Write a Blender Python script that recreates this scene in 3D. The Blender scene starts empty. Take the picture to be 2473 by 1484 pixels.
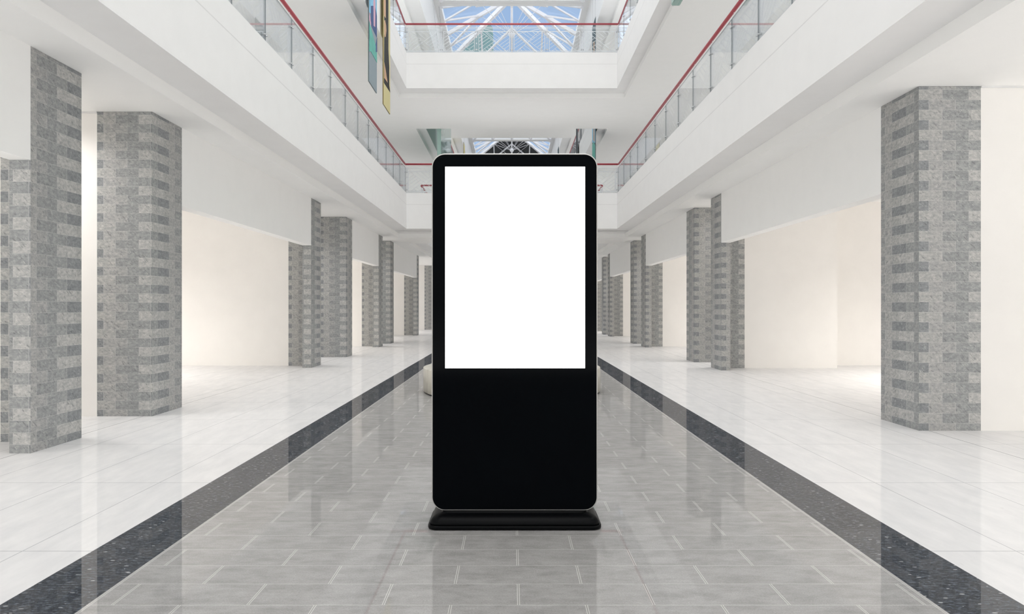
import bpy, bmesh, math, random
from mathutils import Vector
C = bpy.context.scene
COL = C.collection
PI = math.pi
# ---------------------------------------------------------------- camera
H = 1.32                 # camera height, metres
F = 1649.0               # focal length in pixels of a 2473 px wide frame (24 mm)
cam_d = bpy.data.cameras.new('camera'); cam = bpy.data.objects.new('camera', cam_d)
COL.objects.link(cam); C.camera = cam
cam.location = (0, 0, H); cam.rotation_euler = (PI/2, 0, 0)
cam_d.sensor_width = 36; cam_d.lens = F/2473*36
cam_d.shift_x = 0.5/2473; cam_d.shift_y = -1.0/2473
cam_d.clip_end = 500
# ---------------------------------------------------------------- view
C.view_settings.view_transform = 'Standard'; C.view_settings.look = 'None'
C.view_settings.gamma = 1; C.view_settings.use_curve_mapping = False
C.view_settings.exposure = 0.19
C.cycles.use_denoising = True
C.cycles.max_bounces = 14; C.cycles.diffuse_bounces = 9
C.cycles.transparent_max_bounces = 24
C.cycles.sample_clamp_indirect = 6
# ---------------------------------------------------------------- sky
W = bpy.data.worlds.new('sky'); C.world = W; W.use_nodes = True
nt = W.node_tree; nt.nodes.clear()
out = nt.nodes.new('ShaderNodeOutputWorld'); bg = nt.nodes.new('ShaderNodeBackground')
tc = nt.nodes.new('ShaderNodeTexCoord'); sep = nt.nodes.new('ShaderNodeSeparateXYZ')
nt.links.new(tc.outputs['Generated'], sep.inputs[0])
mr = nt.nodes.new('ShaderNodeMapRange'); mr.inputs[1].default_value = 0.1; mr.inputs[2].default_value = 0.8
nt.links.new(sep.outputs['Y'], mr.inputs[0])
mx = nt.nodes.new('ShaderNodeMix'); mx.data_type = 'RGBA'
mx.inputs[6].default_value = (.74, .74, .73, 1)      # bright hazy side of the sky, behind the camera
mx.inputs[7].default_value = (0.32, 0.45, 0.66, 1)      # clear blue side
nt.links.new(mr.outputs[0], mx.inputs[0]); nt.links.new(mx.outputs[2], bg.inputs[0])
dn = nt.nodes.new('ShaderNodeMapRange')                    # extra world brightness added below the horizon to light ceilings from underneath
dn.inputs[1].default_value = 0.0; dn.inputs[2].default_value = -0.12
dn.inputs[3].default_value = 1.0; dn.inputs[4].default_value = 3.4
nt.links.new(sep.outputs['Z'], dn.inputs[0]); nt.links.new(dn.outputs[0], bg.inputs[1])
nt.links.new(bg.outputs[0], out.inputs[0])
# ---------------------------------------------------------------- lights
def light(name, kind, loc, rot, energy, color, **kw):
    d = bpy.data.lights.new(name, kind); d.energy = energy; d.color = color
    for k, v in kw.items(): setattr(d, k, v)
    o = bpy.data.objects.new(name, d); COL.objects.link(o); o.location = loc; o.rotation_euler = rot
    return o
light('sun', 'SUN', (0, 10, 40), (math.radians(-8), math.radians(3), 0), 2.3, (1, .985, .97), angle=2.4)
SHOPS = [(-1, 3.0), (-1, 11.8), (-1, 20.3), (-1, 27.5), (-1, 35), (1, 3.5), (1, 11.2), (1, 19.5), (1, 27.0), (1, 34.3)]
for s, y in SHOPS:      # each shop's own ceiling light
    light('shop_light', 'AREA', (s*8.8, y, 3.62), (0, 0, 0), 146, (1, .96, .91), shape='RECTANGLE', size=3.5, size_y=3.0, spread=2.15)
for s, y, x in ((-1, 7.5, 6.6), (-1, 16.5, 6.6), (-1, 23.5, 6.6), (1, 15.9, 6.6), (1, 23.4, 6.6), (1, 31.4, 6.6)):     # unseen fill added to brighten the side passages
    light('passage_fill', 'AREA', (s*x, y, 3.64), (0, 0, 0), 38, (1, .98, .96), shape='RECTANGLE', size=3.2, size_y=.5, spread=2.4)
for z, e in ((4.80, 1.0), (9.31, 1.6)):     # unseen upward fill added over the gallery floors to brighten the ceilings
    for s in (-1, 1):
        light('gallery_fill', 'AREA', (s*6.2, 12, z), (PI, 0, 0), 62*e, (1, .98, .97), shape='RECTANGLE', size=3.5, size_y=30)
        light('gallery_fill', 'AREA', (s*6.2, 44, z), (PI, 0, 0), 62*e, (1, .98, .97), shape='RECTANGLE', size=3.5, size_y=30)
    light('gallery_fill', 'AREA', (0, 24.0, z), (PI, 0, 0), 26*e, (1, .99, .98), shape='RECTANGLE', size=6, size_y=2.4)
for y in (-1, 5, 11, 17):      # unseen fill added high over the open well, standing in for skylight daylight
    light('hall_fill', 'AREA', (0, y, 14.2), (0, 0, 0), 62, (1, .98, .96), shape='RECTANGLE', size=5.5, size_y=4, spread=math.radians(125))
light('hall_fill', 'AREA', (0, 40.0, 12.6), (0, 0, 0), 300, (1, .99, .98), shape='RECTANGLE', size=5.5, size_y=2.4, spread=math.radians(104))   # unseen fill added under the roof slab to brighten the far end
# ---------------------------------------------------------------- materials
def lin(c):
    return tuple(((x/255)/12.92 if x/255 <= .04045 else ((x/255+.055)/1.055)**2.4) for x in c) + (1,)
class N:
    """tiny helper for node graphs"""
    def __init__(s, name):
        s.m = bpy.data.materials.new(name); s.m.use_nodes = True
        s.t = s.m.node_tree; s.b = s.t.nodes['Principled BSDF']
        s.out = s.t.nodes['Material Output']
    def new(s, k): return s.t.nodes.new(k)
    def put(s, v, sock):
        if hasattr(v, 'is_linked') or hasattr(v, 'links'): s.t.links.new(v, sock)
        else: sock.default_value = v
    def math(s, op, a, b=None, c=None):
        n = s.new('ShaderNodeMath'); n.operation = op
        s.put(a, n.inputs[0])
        if b is not None: s.put(b, n.inputs[1])
        if c is not None: s.put(c, n.inputs[2])
        return n.outputs[0]
    def pos(s):
        n = s.new('ShaderNodeNewGeometry'); q = s.new('ShaderNodeSeparateXYZ')
        s.t.links.new(n.outputs['Position'], q.inputs[0]); s.geo = n
        return q.outputs
    def vec(s, x, y, z):
        n = s.new('ShaderNodeCombineXYZ')
        for v, i in zip((x, y, z), n.inputs): s.put(v, i)
        return n.outputs[0]
    def noise(s, vec, scale, detail=4, rough=.55, col=False):
        n = s.new('ShaderNodeTexNoise'); s.t.links.new(vec, n.inputs['Vector'])
        n.inputs['Scale'].default_value = scale; n.inputs['Detail'].default_value = detail
        n.inputs['Roughness'].default_value = rough
        return n.outputs[0]
    def ramp(s, fac, stops, mode='LINEAR'):
        n = s.new('ShaderNodeValToRGB'); s.t.links.new(fac, n.inputs[0]); cr = n.color_ramp
        cr.interpolation = mode
        while len(cr.elements) < len(stops): cr.elements.new(1)
        for e, (p, c) in zip(cr.elements, stops): e.position = p; e.color = c
        return n.outputs[0]
    def mix(s, fac, a, b, mode='MIX'):
        n = s.new('ShaderNodeMix'); n.data_type = 'RGBA'; n.blend_type = mode
        s.put(fac, n.inputs[0]); s.put(a, n.inputs[6]); s.put(b, n.inputs[7])
        return n.outputs[2]
    def base(s, c, rough=.5, metal=0, spec=None, ior=None):
        s.put(c, s.b.inputs['Base Color']); s.b.inputs['Roughness'].default_value = rough
        s.b.inputs['Metallic'].default_value = metal
        if spec is not None: s.b.inputs['Specular IOR Level'].default_value = spec
        if ior is not None: s.b.inputs['IOR'].default_value = ior
        return s.m
    def polished(s, c, rough, ior, cap):
        """diffuse stone under a polished sealer whose mirror part never passes cap"""
        d = s.new('ShaderNodeBsdfDiffuse'); s.put(c, d.inputs[0]); g = s.new('ShaderNodeBsdfGlossy')
        g.inputs['Roughness'].default_value = rough; g.inputs[0].default_value = (1, 1, 1, 1)
        f = s.new('ShaderNodeFresnel'); f.inputs[0].default_value = ior
        k = s.math('MINIMUM', f.outputs[0], cap); m = s.new('ShaderNodeMixShader')
        s.t.links.new(k, m.inputs[0]); s.t.links.new(d.outputs[0], m.inputs[1]); s.t.links.new(g.outputs[0], m.inputs[2])
        s.t.links.new(m.outputs[0], s.out.inputs[0]); return s.m
    def near(s, x, off, period, half):
        """1 where x is within half of off + n*period"""
        u = s.math('SUBTRACT', x, off); u = s.math('DIVIDE', u, period)
        f = s.math('FRACT', u); f = s.math('SUBTRACT', f, .5); f = s.math('ABSOLUTE', f)
        return s.math('GREATER_THAN', f, .5 - half/period)

def plain(name, c, rough=.5, metal=0, spec=None, var=.012, scale=3):
    n = N(name); p = n.pos(); v = n.noise(n.geo.outputs['Position'], scale)
    l = lin(c); hi = tuple(min(1, x*(1+var)) for x in l[:3])+(1,); lo = tuple(x*(1-var) for x in l[:3])+(1,)
    return n.base(n.ramp(v, [(.3, lo), (.7, hi)]), rough, metal, spec)
M = {}
M['plaster'] = plain('white_plaster', (240, 240, 240), .7, spec=.25)
M['ceiling'] = plain('ceiling_paint', (251, 251, 250), .8, spec=.2)
M['cream'] = plain('cream_paint', (240, 238, 235), .75, spec=.2)
M['lintel'] = plain('lintel_paint', (249, 249, 248), .75, spec=.25)
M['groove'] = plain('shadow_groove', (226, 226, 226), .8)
M['red'] = plain('red_lacquer', (176, 76, 86), .35)
M['white_metal'] = plain('white_metal', (238, 238, 242), .35)
M['steel'] = plain('brushed_steel', (190, 192, 195), .3, metal=1)
M['edge'] = plain('glass_edge', (145, 153, 157), .2)
M['bar'] = plain('skylight_bar', (240, 240, 244), .4)
M['black'] = plain('black_plastic', (8, 9, 11), .3, spec=.06)
M['bezel'] = plain('black_glass', (4, 6, 9), .08, spec=.04)
M['silver'] = plain('anodised_aluminium', (198, 196, 193), .4, metal=.6)
M['gold'] = plain('pale_gold_print', (214, 204, 150), .6)
M['goldedge'] = plain('dark_gold_edge', (120, 105, 55), .6)
M['slate'] = plain('slate_blue_print', (140, 155, 163), .6)
M['slateedge'] = plain('slate_edge', (95, 108, 112), .6)
M['tan'] = plain('tan_print', (205, 165, 130), .6, var=.1, scale=8)
M['inkblue'] = plain('ink_blue_print', (50, 78, 130), .6, var=.1, scale=6)
M['skyblue'] = plain('sky_blue_print', (130, 190, 222), .6, var=.15, scale=5)
M['teal'] = plain('teal_print', (95, 178, 165), .6, var=.12, scale=6)
M['pink'] = plain('pink_print', (214, 170, 190), .6, var=.1, scale=6)
M['darkteal'] = plain('dark_teal_print', (38, 72, 80), .6)
M['dark'] = plain('charcoal_print', (45, 52, 62), .6)
M['yellow'] = plain('yellow_print', (226, 214, 150), .6)
M['roofblock'] = plain('green_grey_reflection', (104, 136, 138), .7, var=.12, scale=.6)
n = N('speckled_black_print'); p = n.pos()
v = n.new('ShaderNodeTexVoronoi'); n.t.links.new(n.geo.outputs['Position'], v.inputs['Vector']); v.inputs['Scale'].default_value = 26
M['speckle'] = n.base(n.ramp(v.outputs['Distance'], [(0, lin((170, 150, 80))), (.16, lin((60, 50, 20))), (.24, lin((10, 9, 8)))]), .7)
n = N('screen_white'); n.base((1, 1, 1, 1), .3); n.b.inputs['Emission Color'].default_value = (1, 1, 1, 1)
n.b.inputs['Emission Strength'].default_value = 1.3; M['screen'] = n.m
# clear glass
def glass(name, tint, ior, k, rough=0.0):
    n = N(name); tr = n.new('ShaderNodeBsdfTransparent'); tr.inputs[0].default_value = tint
    gl = n.new('ShaderNodeBsdfGlossy'); gl.inputs['Roughness'].default_value = rough; gl.inputs[0].default_value = (1, 1, 1, 1)
    fr = n.new('ShaderNodeFresnel'); fr.inputs[0].default_value = ior
    f = n.math('MULTIPLY', fr.outputs[0], k); ms = n.new('ShaderNodeMixShader')
    n.t.links.new(f, ms.inputs[0]); n.t.links.new(tr.outputs[0], ms.inputs[1]); n.t.links.new(gl.outputs[0], ms.inputs[2])
    n.t.links.new(ms.outputs[0], n.out.inputs[0]); return n.m
M['glass'] = glass('clear_glass', (.975, .985, .985, 1), 1.4, .6)
M['skyglass'] = glass('skylight_glass', (.96, .98, 1, 1), 1.3, .1)
M['darkglass'] = plain('dark_tinted_glass', (48, 50, 54), .25, var=.15, scale=.5)
n = N('teal_glass'); p = n.pos()
f = n.noise(n.vec(n.math('MULTIPLY', p['X'], 40), 0, 0), 1.0, 1)
M['tealglass'] = n.base(n.ramp(f, [(.3, lin((150, 186, 178))), (.7, lin((184, 208, 200)))]), .04, ior=1.5)
# stone tile cladding of the piers
def stone():
    n = N('grey_stone_tiles'); p = n.pos()
    q = n.new('ShaderNodeSeparateXYZ'); n.t.links.new(n.geo.outputs['True Normal'], q.inputs[0])
    side = n.math('GREATER_THAN', n.math('ABSOLUTE', q.outputs['X']), .5)
    U = n.math('ADD', n.math('MULTIPLY', p['Y'], side), n.math('MULTIPLY', p['X'], n.math('SUBTRACT', 1, side)))
    U = n.math('ADD', U, n.math('MULTIPLY', side, .06))
    L, R = .283, .1075
    V = n.math('DIVIDE', n.math('SUBTRACT', p['Z'], .079-R), R)
    row = n.math('FLOOR', V); par = n.math('FLOORED_MODULO', row, 2)
    u = n.math('DIVIDE', n.math('SUBTRACT', U, .188), L)
    u = n.math('ADD', u, n.math('MULTIPLY', par, .5))
    idx = n.math('FLOOR', u)
    k = n.math('ADD', n.math('FLOORED_MODULO', idx, 3), n.math('MULTIPLY', par, 3))
    k = n.math('DIVIDE', n.math('ADD', k, .5), 6)
    g = [(166, 166, 165), (154, 156, 156), (138, 141, 143), (172, 172, 170), (151, 153, 153), (180, 180, 178)]
    col = n.ramp(k, [(i/6, lin(c)) for i, c in enumerate(g)], 'CONSTANT')
    wv = n.vec(U, n.math('MULTIPLY', p['Z'], 1.5), n.math('MULTIPLY', idx, .35))
    n1 = n.noise(wv, 24, 5, .7)
    col = n.mix(.85, col, n.ramp(n1, [(.30, (.34, .35, .36, 1)), (.5, (.5, .5, .5, 1)), (.68, (.68, .67, .66, 1))]), 'OVERLAY')
    rot = n.vec(n.math('ADD', U, n.math('MULTIPLY', p['Z'], -.8)), n.math('MULTIPLY', n.math('ADD', p['Z'], U), 3.2), n.math('MULTIPLY', idx, .7))
    n2 = n.noise(rot, 14, 3, .6)
    col = n.mix(n.ramp(n2, [(.57, (0, 0, 0, 1)), (.70, (.55, .55, .55, 1))]), col, lin((90, 93, 95)))
    n3 = n.noise(rot, 22, 2, .5)
    col = n.mix(n.ramp(n3, [(.65, (0, 0, 0, 1)), (.76, (.8, .8, .8, 1))]), col, lin((205, 205, 202)))
    f = n.math('ABSOLUTE', n.math('SUBTRACT', n.math('FRACT', u), .5)); ju = n.math('GREATER_THAN', f, .5-.0018/L)
    f = n.math('ABSOLUTE', n.math('SUBTRACT', n.math('FRACT', V), .5)); jv = n.math('GREATER_THAN', f, .5-.0013/R)
    col = n.mix(n.math('MULTIPLY', n.math('MAXIMUM', ju, jv), .9), col, lin((196, 196, 194)))
    return n.base(col, .55, spec=.3)
M['stone'] = stone()
def floor_mats():
    # pale grey rectangular tiles of the central aisle
    n = N('grey_aisle_tiles'); p = n.pos(); R, L = .2297, .599
    v = n.math('DIVIDE', n.math('SUBTRACT', p['Y'], 3.018), R); row = n.math('FLOOR', v)
    par = n.math('FLOORED_MODULO', row, 2)
    u = n.math('ADD', n.math('DIVIDE', n.math('SUBTRACT', p['X'], .03), L), n.math('MULTIPLY', par, .5))
    d = n.math('MULTIPLY', n.math('SUBTRACT', .5, n.math('ABSOLUTE', n.math('SUBTRACT', n.math('FRACT', u), .5))), L)
    dr = n.math('MULTIPLY', n.math('SUBTRACT', .5, n.math('ABSOLUTE', n.math('SUBTRACT', n.math('FRACT', v), .5))), R)
    a = n.noise(n.vec(n.math('MULTIPLY', p['X'], 1.6), n.math('MULTIPLY', p['Y'], 3.6), n.math('MULTIPLY', row, .37)), 3.6, 9, .72)
    b = n.noise(n.vec(p['X'], n.math('MULTIPLY', p['Y'], 1.5), 0), 130, 3, .8)
    col = n.ramp(a, [(.3, lin((138, 137, 136))), (.5, lin((153, 152, 151))), (.72, lin((167, 166, 165)))])
    col = n.mix(.7, col, n.ramp(b, [(.3, (.36, .36, .36, 1)), (.7, (.64, .64, .64, 1))]), 'OVERLAY')
    col = n.mix(n.math('MULTIPLY', n.math('LESS_THAN', dr, .0012), .65), col, lin((225, 223, 220)))
    ed = n.math('ABSOLUTE', n.math('SUBTRACT', n.math('ABSOLUTE', p['X']), 1.868))
    dd = n.math('MINIMUM', d, ed)
    col = n.mix(n.math('MULTIPLY', n.math('LESS_THAN', dd, .0065), .55), col, lin((215, 213, 210)))
    col = n.mix(n.math('MULTIPLY', n.math('LESS_THAN', dd, .0019), .62), col, lin((88, 90, 90)))
    M['aisle'] = n.polished(col, .015, 1.5, .22)
    # dark speckled granite border
    n = N('dark_granite_border'); p = n.pos()
    w = n.vec(n.math('MULTIPLY', p['X'], .55), n.math('MULTIPLY', p['Y'], 1.6), 0)
    a = n.noise(w, 46, 5, .7); b = n.noise(w, 12, 3, .6)
    col = n.ramp(a, [(.30, lin((6, 8, 12))), (.5, lin((48, 53, 61))), (.7, lin((102, 108, 116)))])
    col = n.mix(.5, col, n.ramp(b, [(.3, (.36, .36, .37, 1)), (.7, (.6, .6, .6, 1))]), 'OVERLAY')
    vo = n.new('ShaderNodeTexVoronoi'); n.t.links.new(w, vo.inputs['Vector']); vo.inputs['Scale'].default_value = 26
    c2 = n.noise(w, 18, 1)
    sp = n.math('MULTIPLY', n.math('LESS_THAN', vo.outputs['Distance'], .17), n.math('GREATER_THAN', c2, .56))
    col = n.mix(n.math('MULTIPLY', sp, .75), col, lin((196, 198, 198)))
    M['granite'] = n.polished(col, .012, 1.4, .2)
    # large white tiles
    n = N('white_marble_tiles'); p = n.pos()
    w = n.vec(n.math('MULTIPLY', p['X'], 3.2), n.math('ADD', n.math('MULTIPLY', p['Y'], .9), n.math('MULTIPLY', p['X'], .5)), 0)
    a = n.noise(w, 2.6, 7, .65); b = n.noise(w, 9, 2, .5)
    col = n.ramp(a, [(.3, lin((211, 211, 212))), (.7, lin((224, 223, 223)))])
    col = n.mix(n.ramp(b, [(.72, (0, 0, 0, 1)), (.80, (.22, .22, .22, 1))]), col, lin((150, 150, 155)))
    j = n.math('MAXIMUM', n.near(p['X'], 2.72, .67, .0035), n.near(p['Y'], 3.683, 1.429, .004))
    col = n.mix(n.math('MULTIPLY', j, .55), col, lin((140, 142, 148)))
    k = n.math('LESS_THAN', n.math('ABSOLUTE', n.math('SUBTRACT', n.math('ABSOLUTE', p['X']), 4.43)), .0045)
    col = n.mix(n.math('MULTIPLY', k, .7), col, lin((80, 82, 86)))
    M['white_floor'] = n.polished(col, .015, 1.45, .17)
    n = N('cream_travertine'); p = n.pos()
    a = n.noise(n.vec(n.math('MULTIPLY', p['X'], 3), n.math('MULTIPLY', p['Y'], 3), n.math('MULTIPLY', p['Z'], .8)), 4, 6, .6)
    b = n.noise(n.geo.outputs['Position'], 30, 3)
    col = n.ramp(a, [(.3, lin((190, 185, 172))), (.7, lin((222, 219, 208)))])
    col = n.mix(n.ramp(b, [(.68, (0, 0, 0, 1)), (.78, (.3, .3, .3, 1))]), col, lin((130, 124, 108)))
    M['travertine'] = n.base(col, .3, spec=.4)
floor_mats()
# ---------------------------------------------------------------- mesh helpers
def box(bm, x0, x1, y0, y1, z0, z1, mi=0):
    v = [bm.verts.new((x, y, z)) for x in (x0, x1) for y in (y0, y1) for z in (z0, z1)]
    fs = [(0, 1, 3, 2), (4, 6, 7, 5), (0, 4, 5, 1), (2, 3, 7, 6), (0, 2, 6, 4), (1, 5, 7, 3)]
    out = []
    for f in fs:
        fc = bm.faces.new([v[i] for i in f]); fc.material_index = mi; out.append(fc)
    return out
def bar(bm, a, b, w, h=None, up=(0, 0, 1)):
    """rectangular bar between two points"""
    h = h or w; a, b = Vector(a), Vector(b); d = (b-a).normalized(); u = Vector(up)
    if abs(d.dot(u)) > .98: u = Vector((1, 0, 0))
    s = d.cross(u).normalized(); t = s.cross(d).normalized()
    ring = lambda p: [bm.verts.new(p + s*i*w/2 + t*j*h/2) for i, j in ((-1, -1), (1, -1), (1, 1), (-1, 1))]
    r0, r1 = ring(a), ring(b)
    for i in range(4): bm.faces.new((r0[i], r0[(i+1) % 4], r1[(i+1) % 4], r1[i]))
    bm.faces.new(r0[::-1]); bm.faces.new(r1)
def rod(bm, a, b, r, seg=10):
    a, b = Vector(a), Vector(b); d = (b-a).normalized()
    u = Vector((0, 0, 1)) if abs(d.z) < .95 else Vector((1, 0, 0))
    s = d.cross(u).normalized(); t = s.cross(d).normalized()
    ring = lambda p: [bm.verts.new(p + s*r*math.cos(q*2*PI/seg) + t*r*math.sin(q*2*PI/seg)) for q in range(seg)]
    r0, r1 = ring(a), ring(b)
    for i in range(seg):
        f = bm.faces.new((r0[i], r0[(i+1) % seg], r1[(i+1) % seg], r1[i])); f.smooth = True
    bm.faces.new(r0[::-1]); bm.faces.new(r1)
def lathe(bm, prof, cx, cy, seg=64):
    rings = []
    for r, z in prof:
        rings.append([bm.verts.new((cx+r*math.cos(q*2*PI/seg), cy+r*math.sin(q*2*PI/seg), z)) for q in range(seg)])
    for a, b in zip(rings, rings[1:]):
        for i in range(seg):
            f = bm.faces.new((a[i], a[(i+1) % seg], b[(i+1) % seg], b[i])); f.smooth = True
    bm.faces.new(rings[0][::-1]); bm.faces.new(rings[-1])
def mesh(name, bm, mats):
    bmesh.ops.recalc_face_normals(bm, faces=bm.faces)
    me = bpy.data.meshes.new(name); bm.to_mesh(me); bm.free()
    for m in (mats if isinstance(mats, (list, tuple)) else [mats]): me.materials.append(m)
    return me
def link(name, me, parent=None, loc=None):
    o = bpy.data.objects.new(name, me); COL.objects.link(o)
    if parent is not None: o.parent = parent
    if loc is not None: o.location = loc
    return o
def obj(name, bm, mats, parent=None, loc=None): return link(name, mesh(name, bm, mats), parent, loc)
def B(): return bmesh.new()
def tag(o, label, cat, group=None):
    o['label'] = label; o['category'] = cat
    if group: o['group'] = group
    return o
def empty(name, loc, rz=0):
    o = bpy.data.objects.new(name, None); COL.objects.link(o); o.location = loc; o.rotation_euler = (0, 0, rz)
    o.empty_display_size = .1
    return o
def struct(name, bm, mats):
    o = obj(name, bm, mats); o['kind'] = 'structure'; return o
# ---------------------------------------------------------------- floor
Y0, Y1 = -6.0, 66.0
XW = 12.0
b = B()
for x0, x1, mi in ((-XW, -2.262, 0), (-2.262, -1.88, 1), (-1.88, 1.88, 2), (1.88, 2.262, 1), (2.262, XW, 0)):
    box(b, x0, x1, Y0, Y1, -.2, 0, mi)
struct('floor', b, [M['white_floor'], M['granite'], M['aisle']])
# ---------------------------------------------------------------- storeys
ST = 4.51; CZ = 3.665; SOF = 3.82; CURB = 4.967; GRV = 4.595; TOP = 4.72; XE = 3.376
tn = [0]
def trim(bm, mats=None):
    tn[0] += 1
    return struct('trim_%d' % tn[0], bm, mats or [M['plaster'], M['groove']])
def storey(k, voids, xs):
    dz = ST*k; b = B()
    box(b, -XW, -xs, Y0, Y1, CZ+dz, TOP+dz); box(b, xs, XW, Y0, Y1, CZ+dz, TOP+dz)
    prev = None
    for (a0, a1, s0, s1) in voids:         # void from a0 to a1, ceiling steps at s0 and s1
        if prev is not None: box(b, -xs, xs, prev, s0, CZ+dz, TOP+dz)
        prev = s1
    if prev < Y1: box(b, -xs, xs, prev, Y1, CZ+dz, TOP+dz)
    struct('ceiling', b, M['ceiling'])
    for (a0, a1, s0, s1) in voids:
        for s in (-1, 1):                                  # fascia along each side
            b = B()
            def sb(xa, xb, z0, z1, mi=0): box(b, min(s*xa, s*xb), max(s*xa, s*xb), a0, a1, z0+dz, z1+dz, mi)
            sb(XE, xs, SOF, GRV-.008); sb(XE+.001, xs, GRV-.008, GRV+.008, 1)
            sb(XE, xs, GRV+.008, TOP); sb(XE, XE+.16, TOP, CURB)
            trim(b)
        for y, st, q in ((a1, s1, 1), (a0, s0, -1)):       # fascia across each end
            if y < 0: continue
            b = B()
            def cb(ya, yb, z0, z1, xh=xs, mi=0): box(b, -xh, xh, min(ya, yb), max(ya, yb), z0+dz, z1+dz, mi)
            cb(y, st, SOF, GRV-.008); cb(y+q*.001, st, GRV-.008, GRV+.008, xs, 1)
            cb(y, st, GRV+.008, TOP); cb(y, y+q*.16, TOP, CURB, XE)
            if q > 0 and k == 0: box(b, -xs, xs, 22.5, 22.53, SOF-.004, SOF, 1)
            trim(b)
V1 = [(Y0, 21.9, Y0, 23.3), (25.85, 60.0, 25.4, 60.4)]
V2 = [(Y0, 21.9, Y0, 22.4), (26.8, 60.0, 26.3, 60.4)]
storey(0, V1, 3.85)
storey(1, V2, 3.69)
# roof slab with two long openings
RZ = 11.365+H; RS = 11.518+H; XO = 3.455
b = B()
ro = [(Y0, 37.4), (46.5, 62.6)]
box(b, -XW, -4.02, Y0, Y1, RZ, RZ+.6); box(b, 4.02, XW, Y0, Y1, RZ, RZ+.6)
box(b, -4.02, 4.02, 37.9, 46.0, RZ, RZ+.6); box(b, -4.02, 4.02, 63.1, Y1, RZ, RZ+.6)
struct('ceiling', b, M['ceiling'])
EZ = 13.5+H
for i, (y0, y1) in enumerate(ro):
    b = B()
    for s in (-1, 1):
        box(b, min(s*XO, s*4.02), max(s*XO, s*4.02), y0-.5 if i else y0, y1+.5, RS, RZ+.6)
        box(b, min(s*XO, s*(XO+.2)), max(s*XO, s*(XO+.2)), y0, y1, RZ+.6, EZ+.3)
        box(b, min(s*3.184, s*(XO+.2)), max(s*3.184, s*(XO+.2)), y0, y1, EZ, EZ+.3)
    box(b, -XO, XO, y1, y1+.5, RS, RZ+.6); box(b, -XO, XO, y1, y1+.2, RZ+.6, EZ+.3)
    if i: box(b, -XO, XO, y0-.5, y0, RS, RZ+.6); box(b, -XO, XO, y0-.2, y0, RZ+.6, EZ+.3)
    trim(b, M['plaster'])
# outer walls
for s, nm in ((-1, 'wall_left'), (1, 'wall_right')):
    b = B(); box(b, min(s*XW, s*(XW+.2)), max(s*XW, s*(XW+.2)), Y0, Y1, 0, CZ); struct(nm, b, M['cream'])
    b = B(); box(b, min(s*XW, s*(XW+.2)), max(s*XW, s*(XW+.2)), Y0, Y1, TOP, RZ); struct(nm, b, M['plaster'])

b = B(); box(b, -XW, XW, Y1, Y1+.2, 0, RZ); struct('wall_back', b, M['plaster'])
# ---------------------------------------------------------------- piers, lintels and shop walls
XF, XB = 4.325, 4.985
def pier(s, y0, y1, front, label, group=None):
    """front=False: plain rectangular pier; front=True: narrow nib under the lintel with a wider leaf behind"""
    b = B()
    if front:
        pts = [(XF, y0), (XF+.19, y0), (XF+.19, y0+.52), (XB, y0+.52), (XB, y1), (XF, y1)]
    else:
        pts = [(XF, y0), (XB, y0), (XB, y1), (XF, y1)]
    lo = [b.verts.new((s*x, y, 0)) for x, y in pts]; hi = [b.verts.new((s*x, y, CZ-.002)) for x, y in pts]
    k = len(pts)
    for i in range(k): b.faces.new((lo[i], lo[(i+1) % k], hi[(i+1) % k], hi[i]))
    b.faces.new(lo); b.faces.new(hi)
    bmesh.ops.triangulate(b, faces=[f for f in b.faces if len(f.verts) > 4])
    o = obj('stone_pier', b, M['stone'])
    return tag(o, label, 'pillar', 'grey stone tiled piers along the hall')
L = [(6.136, 6.863, 1, 'grey stone-tiled pier at the left edge of the photo, under the end of the lintel'),
     (8.207, 8.95, 0, 'large grey stone-tiled pier, second from the left edge, beside a bare wall strip'),
     (14.72, 15.47, 1, 'grey stone-tiled pier on the left closing the first wide cream shopfront opening'),
     (17.81, 18.5, 0, 'broad grey stone-tiled pier just beyond the first left shop opening'),
     (22.18, 22.87, 1, 'slim grey tiled pier at the far end of the second left lintel'),
     (24.3, 25.0, 0, 'grey tiled pier on the left just past the second left lintel'),
     (31.1, 31.75, 1, 'small distant grey pier ending the third left lintel'),
     (39.0, 39.7, 0, 'most distant grey tiled pier on the left, half hidden by the black kiosk')]
R = [(7.256, 7.999, 0, 'largest grey stone-tiled pier standing near the right edge of the photo'),
     (14.10, 14.83, 1, 'grey stone-tiled pier on the right under the far end of the first lintel'),
     (16.16, 16.9, 0, 'grey tiled pier on the right standing just behind the lintel end pier'),
     (22.05, 22.83, 1, 'slim grey tiled pier at the far end of the second right lintel'),
     (24.2, 24.9, 0, 'grey tiled pier on the right just past the second right lintel'),
     (30.1, 30.75, 1, 'small distant grey pier ending the third right lintel'),
     (32.1, 32.8, 0, 'small distant grey pier on the right past the third lintel'),
     (36.0, 36.7, 1, 'most distant grey pier on the right, a sliver beside the black kiosk')]
for s, lst in ((-1, L), (1, R)):
    for y0, y1, f, lab in lst: pier(s, y0, y1, f, lab)
def lintel(s, ya, yb):
    b = B(); box(b, min(s*XF, s*(XF+.19)), max(s*XF, s*(XF+.19)), ya, yb, 2.64, CZ); trim(b, M['lintel'])
for a in ((-6, 6.136), (8.95, 14.72), (18.5, 22.18), (25.0, 31.1), (39.7, 46)): lintel(-1, *a)
for a in ((-6, 4.4), (7.999, 14.10), (16.9, 22.05), (24.9, 30.1), (32.8, 36.0)): lintel(1, *a)
def cross_wall(s, y, x0=XB, x1=XW, t=.15):
    b = B(); box(b, min(s*x0, s*x1), max(s*x0, s*x1), y, y+t, 0, CZ)
    struct('wall_left' if s < 0 else 'wall_right', b, M['cream'])
for y in (6.66, 8.207, 15.24, 17.81, 22.70, 24.3, 31.62, 39.0): cross_wall(-1, y)
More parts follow.
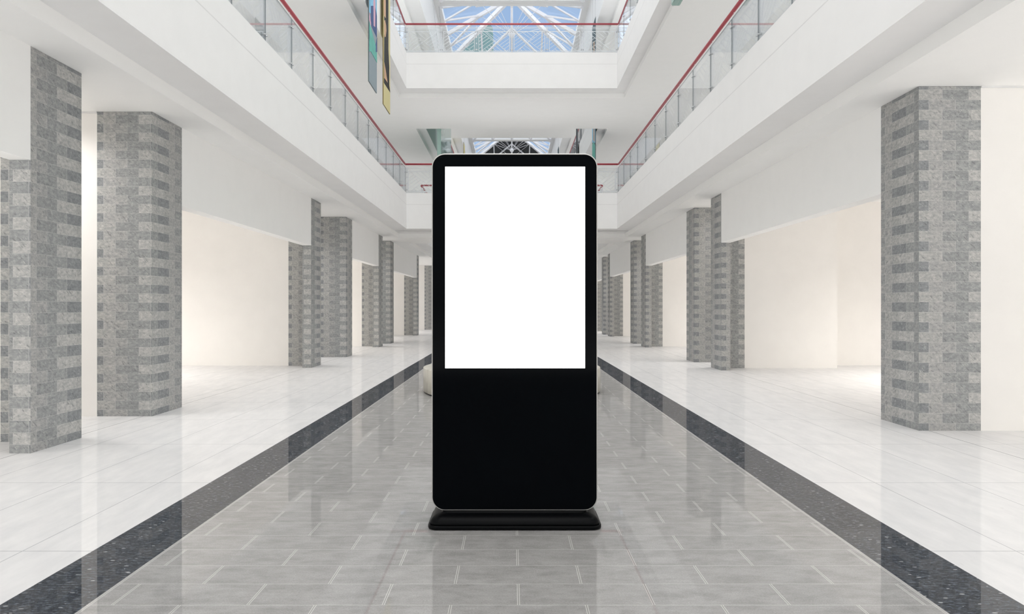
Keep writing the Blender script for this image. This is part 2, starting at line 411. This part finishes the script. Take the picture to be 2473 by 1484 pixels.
for y in (7.256, 16.16, 22.57, 24.2, 30.62, 32.1, 36.52): cross_wall(1, y)
b = B(); box(b, XB, 6.97, 14.62, 14.83, 0, CZ); box(b, 6.82, 6.97, 14.83, 15.3, 0, CZ); box(b, 6.97, XW, 15.3, 15.45, 0, CZ)
struct('wall_right', b, M['cream'])
# picture line under the ceiling along the two nearest passage walls
for s, y in ((-1, 8.207), (1, 7.256)):
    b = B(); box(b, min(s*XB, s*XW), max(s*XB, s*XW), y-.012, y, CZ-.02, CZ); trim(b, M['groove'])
# ---------------------------------------------------------------- balustrades
PW = 6.80/6
def lattice_mesh():
    b = B(); w, h, t = 1.01, .65, .012
    for a in ((0, w, 0, .02), (0, w, h-.02, h), (0, .02, .02, h-.02), (w-.02, w, .02, h-.02)):
        box(b, a[0], a[1], -t/2, t/2, a[2], a[3])
    S = [(270, 330, 800, 740), (825, 318, 540, 530), (525, 535, 262, 740),
         (265, 335, 205, 378), (322, 380, 205, 462), (375, 415, 205, 535), (425, 455, 205, 612), (480, 490, 205, 690),
         (590, 572, 868, 372), (650, 612, 868, 455), (705, 650, 868, 532), (755, 690, 868, 608), (800, 735, 868, 688),
         (370, 320, 590, 492), (475, 320, 640, 448), (600, 320, 695, 398), (690, 320, 745, 364),
         (485, 575, 700, 740), (430, 615, 585, 740), (380, 655, 475, 740), (330, 692, 385, 740)]
    k = w/670.0
    for i, (x0, y0, x1, y1) in enumerate(S):
        X0, Z0, X1, Z1 = (x0-200)*k, (745-y0)*k*.98, (x1-200)*k, (745-y1)*k*.98
        q = .0045 - (i % 5)*.0003
        bar(b, (X0, 0, min(max(Z0, .01), h-.01)), (X1, 0, min(max(Z1, .01), h-.01)), q*2, .014, up=(0, 1, 0))
    return mesh('lattice_panel', b, M['white_metal'])
def pane_mesh():
    b = B(); fs = box(b, 0, PW-.014, -.004, .004, 0, .80)
    for i, f in enumerate(fs): f.material_index = 0 if i in (2, 3) else 1
    return mesh('glass_pane', b, [M['glass'], M['edge']])
def clamp_mesh():
    b = B(); rod(b, (0, -.055, 0), (0, .006, 0), .011, 8); box(b, -.016, .016, -.012, .0, -.016, .016)
    return mesh('clamp', b, M['steel'])
def post_mesh():
    b = B(); box(b, -.024, -.016, -.02, .02, 0, .84); box(b, .016, .024, -.02, .02, 0, .84)
    for z in (.1, .3, .5, .7): box(b, -.016, .016, -.008, .008, z, z+.03)
    rod(b, (0, 0, .70), (0, 0, .92), .006, 8)
    return mesh('post', b, M['white_metal'])
ME = dict(lat=lattice_mesh(), pane=pane_mesh(), clamp=clamp_mesh(), post=post_mesh())
def balustrade(loc, rz, n, label, detail=True, group=None):
    """local x along the run, y towards the gallery, z up from the kerb"""
    r = empty('balustrade', loc, rz); tag(r, label, 'balustrade', group)
    Lr = n*PW
    b = B(); rod(b, (-.02, .054, .933), (Lr+.02, .054, .933), .031, 14); obj('handrail', b, M['red'], r)
    b = B()
    for z in (.834, .785): bar(b, (0, .06, z), (Lr, .06, z), .012, .012)
    obj('upper_rail', b, M['white_metal'], r)
    b = B(); bar(b, (0, .06, .035), (Lr, .06, .035), .012, .012); obj('lower_rail', b, M['white_metal'], r)
    for i in range(n+1):
        x = min(max(i*PW, .026), Lr-.026); link('post', ME['post'], r, (x, .06, 0))
    for i in range(n):
        link('glass_pane', ME['pane'], r, (i*PW+.007, .024, .0))
        l = link('lattice_panel', ME['lat'], r, (i*PW+(PW-1.01)/2, .06, .06))
        if detail:
            for x in (-.03, 1.04):
                for z in (.04, .61): link('clamp', ME['clamp'], l, (x, 0, z))
    return r
k1, k2 = CURB, CURB+ST
e = 6.80/2
NS = 16
balustrade((-XE, 21.885-NS*PW, k1), PI/2, NS, 'long first-floor balustrade with red handrail running along the left side of the hall')
balustrade((XE, 21.885, k1), -PI/2, NS, 'long first-floor balustrade with red handrail running along the right side of the hall')
balustrade((-e, 21.9, k1), 0, 6, 'first-floor balustrade crossing behind the top of the kiosk, on the lower bridge')
balustrade((e, 25.85, k1), PI, 6, 'distant first-floor cross balustrade, red rail corners showing through the nearer glass', False)
balustrade((-e, 21.9, k2), 0, 6, 'upper-floor balustrade crossing the hall below the big blue skylight')
balustrade((-XE, 21.885-7*PW, k2), PI/2, 7, 'short upper-floor balustrade at top left, beside the hanging gold banner')
balustrade((XE, 21.885, k2), -PI/2, 7, 'short upper-floor balustrade at top right, meeting the cross balustrade')
NF = 14
balustrade((-XE, 26.83, k2), PI/2, NF, 'distant upper-floor balustrade left of the far skylight, behind the teal glass panel', False)
balustrade((XE, 26.83+NF*PW, k2), -PI/2, NF, 'distant upper-floor balustrade right of the far skylight, just above the kiosk', False)
balustrade((-XE, 25.9, k1), PI/2, 6, 'distant first-floor side balustrade on the left, hidden mostly by the kiosk', False)
balustrade((XE, 25.9+6*PW, k1), -PI/2, 6, 'distant first-floor side balustrade on the right, hidden mostly by the kiosk', False)
# ---------------------------------------------------------------- skylight pyramids
wn = [0]
def skylight(yc, dark=False):
    wn[0] += 1
    r = empty('window_%d' % wn[0], (0, yc, EZ)); r['kind'] = 'structure'
    hx, hy, ap = 3.18, 3.14, 1.84
    A = Vector((0, 0, ap)); cs = [Vector((sx*hx, sy*hy, 0)) for sx, sy in ((-1, -1), (1, -1), (1, 1), (-1, 1))]
    b = B()
    for y in (-hy, hy):
        box(b, -hx, hx, y-.27, y, 0, .3) if y < 0 else box(b, -hx, hx, y, y+.27, 0, .3)
    obj('frame', b, M['plaster'], r)
    for i in range(4):                     # panes
        b = B(); up = Vector((0, 0, .10)); f = [b.verts.new(p+up) for p in (cs[i], cs[(i+1) % 4], A)]; b.faces.new(f)
        f2 = [b.verts.new(p+up+Vector((0, 0, .02))) for p in (cs[i], cs[(i+1) % 4], A)]; b.faces.new(f2[::-1])
        for q in range(3): b.faces.new((f[q], f[(q+1) % 3], f2[(q+1) % 3], f2[q]))
        obj('pane', b, M['darkglass'] if (dark and i == 2) else M['skyglass'], r)
    K = Vector((0, 0, -.05))
    for i in range(4):
        b = B(); bar(b, cs[i], A, .17, .2); obj('hip_rafter', b, M['bar'], r)
        m = (cs[i]+cs[(i+1) % 4])/2
        b = B(); bar(b, m, A, .17 if i % 2 else .12, .16); obj('rafter', b, M['bar'], r)
        rm = (m+A)/2
        for c in (cs[i], cs[(i+1) % 4]):
            hm = (c+A)/2; ep = (m+c)/2
            b = B(); bar(b, ep, rm, .10, .08); bar(b, ep, hm, .09, .07); obj('brace', b, M['bar'], r)
        b = B(); rod(b, K, rm, .013, 6); obj('tie_rod', b, M['bar'], r)
        b = B(); rod(b, K, (cs[i]+A)/2, .013, 6); obj('tie_rod', b, M['bar'], r)
        b = B(); rod(b, K, cs[i]*.25+A*.75, .011, 6); obj('tie_rod', b, M['bar'], r)
        # long thin rods from the hip middles down to the far frame
        if i != 2: continue
        b = B(); rod(b, (cs[i]+A)/2, m*.98, .015, 6); rod(b, (cs[(i+1) % 4]+A)/2, m*.98, .015, 6); obj('tie_rod', b, M['bar'], r)
    b = B(); rod(b, (0, 0, -.12), A, .055, 12); obj('king_post', b, M['bar'], r)
    b = B(); lathe(b, [(.03, -.24), (.07, -.2), (.1, -.14), (.17, -.06), (.17, .02), (.12, .08), (.06, .16)], 0, 0, 20); obj('hub', b, M['bar'], r)
    return r
skylight(33.8); skylight(26.95)
skylight(58.9, True); skylight(52.05)
# green-grey block added on the roof for the reflection in the near skylight
def P(px, py, Y): return ((px-1236)*Y/F, Y, H+(741-py)*Y/F)
b = B(); pts = [(1085, 160), (1118, 116), (1162, 68), (1182, 58), (1190, 66), (1192, 160)]
fr = [b.verts.new(P(x, y, 42)) for x, y in pts]
for i in (0, -1): fr[i].co.z = RZ+.6
bk = [b.verts.new((v.co.x, 44, v.co.z)) for v in fr]
for i in range(len(pts)): b.faces.new((fr[i], fr[(i+1) % 6], bk[(i+1) % 6], bk[i]))
b.faces.new(fr); b.faces.new(bk[::-1])
tag(obj('roof_reflection_block', b, M['roofblock']), 'green-grey sloping block added on the roof for the reflection seen in the nearer skylight', 'building')
# ---------------------------------------------------------------- hanging banners
def banner(s, y0, y1, z0, z1, mats, label, art=()):
    """cloth banner hung flush along the side; art: list of (material, [(t, z)...]) with t 0..1 from near to far edge"""
    r = empty('hanging_banner', (s*3.3, (y0+y1)/2, z0)); tag(r, label, 'banner')
    d = (y1-y0)/2; hh = z1-z0
    b = B(); fs = box(b, -.012, .012, -d, d, 0, hh)
    for i, f in enumerate(fs): f.material_index = 0 if i < 2 else 1
    obj('cloth', b, mats, r)
    for j, (nm, mt, poly) in enumerate(art):
        b = B(); e0, e1 = .0125, .0140+.0012*j
        lo = [b.verts.new((-s*e0, (t*2-1)*d*.985, z-z0)) for t, z in poly]
        up = [b.verts.new((-s*e1, (t*2-1)*d*.985, z-z0)) for t, z in poly]
        k = len(poly)
        for i in range(k): b.faces.new((lo[i], lo[(i+1) % k], up[(i+1) % k], up[i]))
        b.faces.new(up); obj(nm, b, mt, r)
    b = B(); rod(b, (0, -d-.03, hh), (0, d+.03, hh), .02, 8)
    obj('hanging_rod', b, M['steel'], r)
    for y in (-d+.1, d-.1):
        b = B(); rod(b, (0, y, hh), (0, y, EZ-z0), .0035, 6); obj('cord', b, M['steel'], r)
    return r
def zr(y, Y): return H+(741-y)*Y/F
ZB, ZT = 5.2+H, 11.4+H
Ya, Yb = 15.73, 16.64
q = lambda t, y, A=Ya, Bb=Yb: (t, zr(y, A+(Bb-A)*t))
banner(-1, Ya, Yb, ZB, ZT, [M['slate'], M['slateedge']], 'slate blue hanging banner with a teal and pink city print, left of the gold one', [
    ('picture', M['skyblue'], [q(0, 30), q(1, 40), q(1, -60), (1, ZT-.3), (0, ZT-.3), q(0, -60)]),
    ('tower', M['inkblue'], [q(.2, 60), q(1, 92), q(1, 40), q(.75, 12), q(.55, 14), q(.2, 14)]),
    ('tower', M['pink'], [q(0, 96), q(.22, 100), q(.22, 55), q(0, 28)]),
    ('tower', M['pink'], [q(.55, 62), q(.75, 66), q(.78, 6), q(.62, -14), q(.52, 6)]),
    ('street', M['teal'], [q(0, 50), q(.35, 78), q(.98, 122), q(1, 152), q(.2, 124), q(0, 124)]),
    ('street', M['inkblue'], [q(.82, 110), q(1, 92), q(1, 126), q(.82, 126)])])
Yc, Yd = 17.5, 18.46
g = lambda t, y: q(t, y, Yc, Yd)
banner(-1, Yc, Yd, ZB, ZT, [M['gold'], M['goldedge']], 'pale gold hanging banner with a speckled black robe print, at top left', [
    ('robe', M['speckle'], [g(.05, 200), g(1, 224), g(.85, 206), g(.85, 160), g(.72, 120), g(.72, 0), (.72, ZT-.6), (.3, ZT-.4), (.35, ZT-1.5), g(.3, 0), g(.1, 30), g(.08, 120)]),
    ('sleeve', M['tan'], [g(.02, 36), g(.32, 44), g(.3, -10), (.3, ZT-2), (.02, ZT-1.5)]),
    ('hand', M['tan'], [g(.08, 50), g(.2, 48), g(.36, 62), g(.4, 74), g(.3, 88), g(.16, 90), g(.08, 80)]),
    ('hem', M['tan'], [g(.08, 150), g(.3, 170), g(.58, 200), g(.08, 188)])])
Ye, Yf = 26.9, 27.9
h_ = lambda t, y: q(t, y, Ye, Yf)
banner(1, Ye, Yf, ZB, ZT, [M['darkteal'], M['slateedge']], 'hanging banner with teal and pink print beyond the upper bridge on the right', [
    ('picture', M['skyblue'], [h_(0, 345), h_(1, 345), h_(1, 290), h_(0, 290)]),
    ('picture', M['tan'], [h_(.2, 344), h_(.6, 338), h_(.55, 100), h_(.25, 100)]),
    ('street', M['teal'], [h_(0, 420), h_(1, 420), h_(1, 350), h_(.5, 342), h_(0, 352)])])
banner(1, 34.2, 34.95, ZB, ZT, [M['dark'], M['slateedge']], 'narrow charcoal hanging banner above the right part of the kiosk')
banner(-1, 46.7, 47.9, ZB, ZT-.15, [M['yellow'], M['goldedge']], 'far pale yellow banner hanging at the left edge of the far skylight')
banner(1, 48.0, 49.0, ZB, ZT-.15, [M['darkteal'], M['slateedge']], 'far dark teal banner hanging at the right edge of the far skylight')
def glass_panel(s, y0, y1, z0, z1, label):
    r = empty('glass_panel', (s*2.83, (y0+y1)/2, z0)); tag(r, label, 'panel')
    d = (y1-y0)/2
    b = B(); fs = box(b, -.075, .075, -d, d, 0, z1-z0)
    bmesh.ops.bevel(b, geom=b.edges[:], offset=.012, segments=2, affect='EDGES'); obj('pane', b, M['tealglass'], r)
    for y in (-d+.3, d-.3):
        b = B(); rod(b, (0, y, z1-z0), (s*.45, y, EZ-z0), .006, 8); obj('hanging_rod', b, M['steel'], r)
glass_panel(-1, 26.6, 31.0, ZB, 9.6+H, 'thick pale teal glass panel hanging just above the left corner of the kiosk')
glass_panel(1, 8.2, 11.8, ZB, 11.0+H, 'thick pale teal glass panel whose bottom end peeks in at the top, right of centre')
# ---------------------------------------------------------------- round bench
r = empty('round_bench', (0, 10.77, 0)); tag(r, 'large round cream stone bench on the aisle floor behind the kiosk', 'bench')
b = B(); lathe(b, [(1.35, 0), (1.35, .012)], 0, 0, 96); obj('plinth', b, M['dark'], r)
b = B(); lathe(b, [(1.37, .012), (1.385, .02), (1.385, .371), (1.381, .379), (1.372, .383)], 0, 0, 96)
obj('drum', b, M['travertine'], r)
# ---------------------------------------------------------------- the advertising kiosk
KX = .017; kr = empty('advertising_kiosk', (KX, 4.16, 0))
tag(kr, 'tall black advertising kiosk with blank white screen standing in the middle of the aisle', 'kiosk')
def rrect(hx, z0, z1, r, seg=10, cx=0):
    pts = []
    for (x, z, a0) in ((hx-r, z1-r, 0), (-hx+r, z1-r, 90), (-hx+r, z0+r, 180), (hx-r, z0+r, 270)):
        for i in range(seg+1):
            a = math.radians(a0+90*i/seg); pts.append((cx+x+r*math.cos(a), z+r*math.sin(a)))
    return pts
def slab(bm, pts_list):
    """loft a list of (y, outline) into a closed body; outline is a list of (x, z)"""
    rings = [[bm.verts.new((x, y, z)) for x, z in pts] for y, pts in pts_list]
    for a, c in zip(rings, rings[1:]):
        for i in range(len(a)):
            f = bm.faces.new((a[i], a[(i+1) % len(a)], c[(i+1) % len(a)], c[i])); f.smooth = True
    bm.faces.new(rings[0]); bm.faces.new(rings[-1][::-1])
yk = -.045                                    # front plane, local
z0, z1, hx = .090, 2.2446, .5
b = B()
slab(b, [(yk, rrect(hx-.003, z0+.003, z1-.003, .077)), (yk+.004, rrect(hx, z0, z1, .08)),
         (yk+.07, rrect(hx, z0, z1, .08)), (yk+.085, rrect(hx-.02, z0+.02, z1-.02, .065))])
obj('casing', b, M['silver'], kr)
b = B(); slab(b, [(yk-.003, rrect(hx-.0065, z0+.0065, z1-.0085, .074)), (yk+.001, rrect(hx-.0055, z0+.0055, z1-.0075, .075))])
obj('front_glass', b, M['bezel'], kr)
b = B(); sx0, sx1 = (1075-1236)*4.112/F-KX, (1413-1236)*4.112/F-KX
box(b, sx0, sx1, yk-.0038, yk-.003, H+(741-890)*4.112/F, H+(741-403)*4.112/F); obj('screen', b, M['screen'], kr)
# base
def rr2(hx, ya, yb, r, z, seg=8):
    pts = []
    for (x, y, a0) in ((hx-r, yb-r, 0), (-hx+r, yb-r, 90), (-hx+r, ya+r, 180), (hx-r, ya+r, 270)):
        for i in range(seg+1):
            a = math.radians(a0+90*i/seg); pts.append((x+r*math.cos(a), y+r*math.sin(a), z))
    return pts
def loft(bm, secs):
    rings = [[bm.verts.new(p) for p in s] for s in secs]
    for a, c in zip(rings, rings[1:]):
        for i in range(len(a)):
            f = bm.faces.new((a[i], a[(i+1) % len(a)], c[(i+1) % len(a)], c[i])); f.smooth = True
    bm.faces.new(rings[0][::-1]); bm.faces.new(rings[-1])
oy = 4.16
b = B(); loft(b, [rr2(.500, 4.030-oy, 4.37-oy, .05, 0), rr2(.514, 4.018-oy, 4.385-oy, .06, .004), rr2(.516, 4.016-oy, 4.387-oy, .06, .008),
                  rr2(.516, 4.016-oy, 4.387-oy, .06, .022), rr2(.512, 4.020-oy, 4.383-oy, .06, .0255)])
obj('foot_plate', b, M['black'], kr)
b = B(); secs = []
for t in [i/10 for i in range(11)]:
    a = t*PI/2                                 # convex shoulder that sweeps up to the casing
    ins = .005+.075*(1-math.cos(a))**.9; z = .0255+.055*math.sin(a)**.9
    secs.append(rr2(.512-ins*.95, 4.020-oy+ins, 4.383-oy-ins, .058-.02*t, z))
secs.append(rr2(.435, 4.105-oy, 4.298-oy, .03, .0905))
loft(b, secs); obj('base_cover', b, M['black'], kr)
